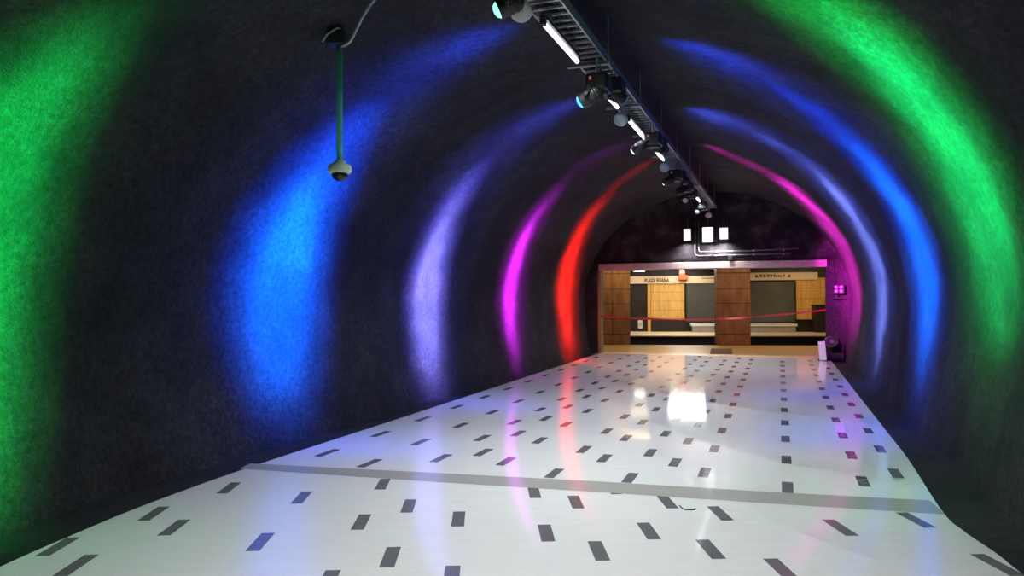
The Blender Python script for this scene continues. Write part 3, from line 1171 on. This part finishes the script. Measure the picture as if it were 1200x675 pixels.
tube(bm, [W(S_END - 0.05, 1.28, 1.78), W(S_END - 0.05, 1.24, 2.0), W(S_END - 0.05, 1.2, 2.36)], 0.008, 6)
bound(link('cord', bm, M['cable']), pl)
spot(W(S_END - 2.2, 0.5, 2.6), W(S_END, 1.35, 1.2), (0.60, 0.02, 0.85), 330, 32, 24)  # purple spot added in mid-air, without a fixture, to colour the pier

# black floor lamp unit beside the pier
fx = emp('floor_lamp_unit', W(19.05, 1.15, 0), 'black bulky lighting unit standing on the floor by the purple lit pier', 'lighting unit')
bm = B()
wbox(bm, 18.85, 19.28, 0.99, 1.42, 0.03, 0.17, 0.02)
bound(link('base', bm, M['black']), fx)
for l in (1.01, 1.40):
    bm = B()
    tube(bm, [W(19.06, l, 0.16), W(19.06, l, 0.30), W(19.06, l * 0.98 + 0.02, 0.40)], [0.045, 0.04, 0.035], 10)
    bound(link('yoke_arm', bm, M['blackmetal']), fx)
bm = B()
hd = Matrix.Translation(W(19.06, 1.205, 0.36)) @ Vector((-0.55, -0.55, 0.45)).to_track_quat('Z', 'Y').to_matrix().to_4x4()
lathe(bm, [(0.0, -0.2), (0.1, -0.19), (0.15, -0.13), (0.165, -0.02), (0.16, 0.10), (0.14, 0.16), (0.12, 0.165), (0.11, 0.14), (0.0, 0.14)], hd, 26)
bound(link('head', bm, M['black'], smooth=True), fx)
for l in (1.03, 1.38):
    for s in (18.89, 19.24):
        bm = B()
        lathe(bm, [(0.03, 0.0), (0.03, 0.035)], Matrix.Translation(W(s, l, 0)), 10)
        bound(link('foot', bm, M['rubber']), fx)
bm = B()
tube(bm, smoothpath([W(19.1, 1.25, 0.5), W(19.0, 1.1, 0.55), W(18.95, 0.98, 0.45), W(18.9, 0.97, 0.2)], 6), 0.009, 6)
bound(link('power_cord', bm, M['galv'], smooth=True), fx)

wp = emp('white_board', W(18.7, 0.9, 0), 'narrow white board propped upright beside the black lighting unit', 'board')
bm = B()
rot = Matrix.Rotation(atan2(NY, NX), 3, 'Z') @ Matrix.Rotation(radians(-28), 3, 'Z')
box(bm, W(18.72, 0.93, 0.235), (0.17, 0.02, 0.44), rot @ Matrix.Rotation(radians(-5), 3, 'Y'), 0.004)
bound(link('sheet', bm, M['white']), wp)
bm = B()
box(bm, W(18.78, 0.95, 0.02), (0.2, 0.1, 0.04), rot, 0.006)
bound(link('foot', bm, M['blackmetal']), wp)

# scrap of wire on the floor
bm = B()
tube(bm, smoothpath([(1.245, 5.56, 0.012), (1.255, 5.50, 0.006), (1.285, 5.475, 0.005), (1.33, 5.475, 0.006), (1.345, 5.49, 0.008)], 6), 0.0045, 6)
tag(link('wire_scrap', bm, M['rubber'], smooth=True), 'small curled dark wire scrap on the white floor beyond the band', 'wire scrap')

# ------------------------------------------------------------------ world and camera
w = bpy.data.worlds.new('World')
scene.world = w
w.use_nodes = True
w.node_tree.nodes['Background'].inputs[0].default_value = (0.6, 0.7, 0.9, 1)
w.node_tree.nodes['Background'].inputs[1].default_value = 0.004

cd = bpy.data.cameras.new('camera')
cam = bpy.data.objects.new('camera', cd)
col.objects.link(cam)
cd.sensor_width = 36.0
cd.sensor_fit = 'HORIZONTAL'
cd.lens = 36.0 * 870 / 1200
cd.clip_end = 200
cam.location = (0, 0, 1.6)
cam.rotation_mode = 'QUATERNION'
rm = Matrix.Rotation(radians(90 + 0.45), 4, 'X') @ Matrix.Rotation(radians(-0.3), 4, 'Z')
cam.rotation_quaternion = rm.to_quaternion()
scene.camera = cam

scene.view_settings.view_transform = 'Standard'
scene.view_settings.look = 'None'
scene.view_settings.exposure = 0.0
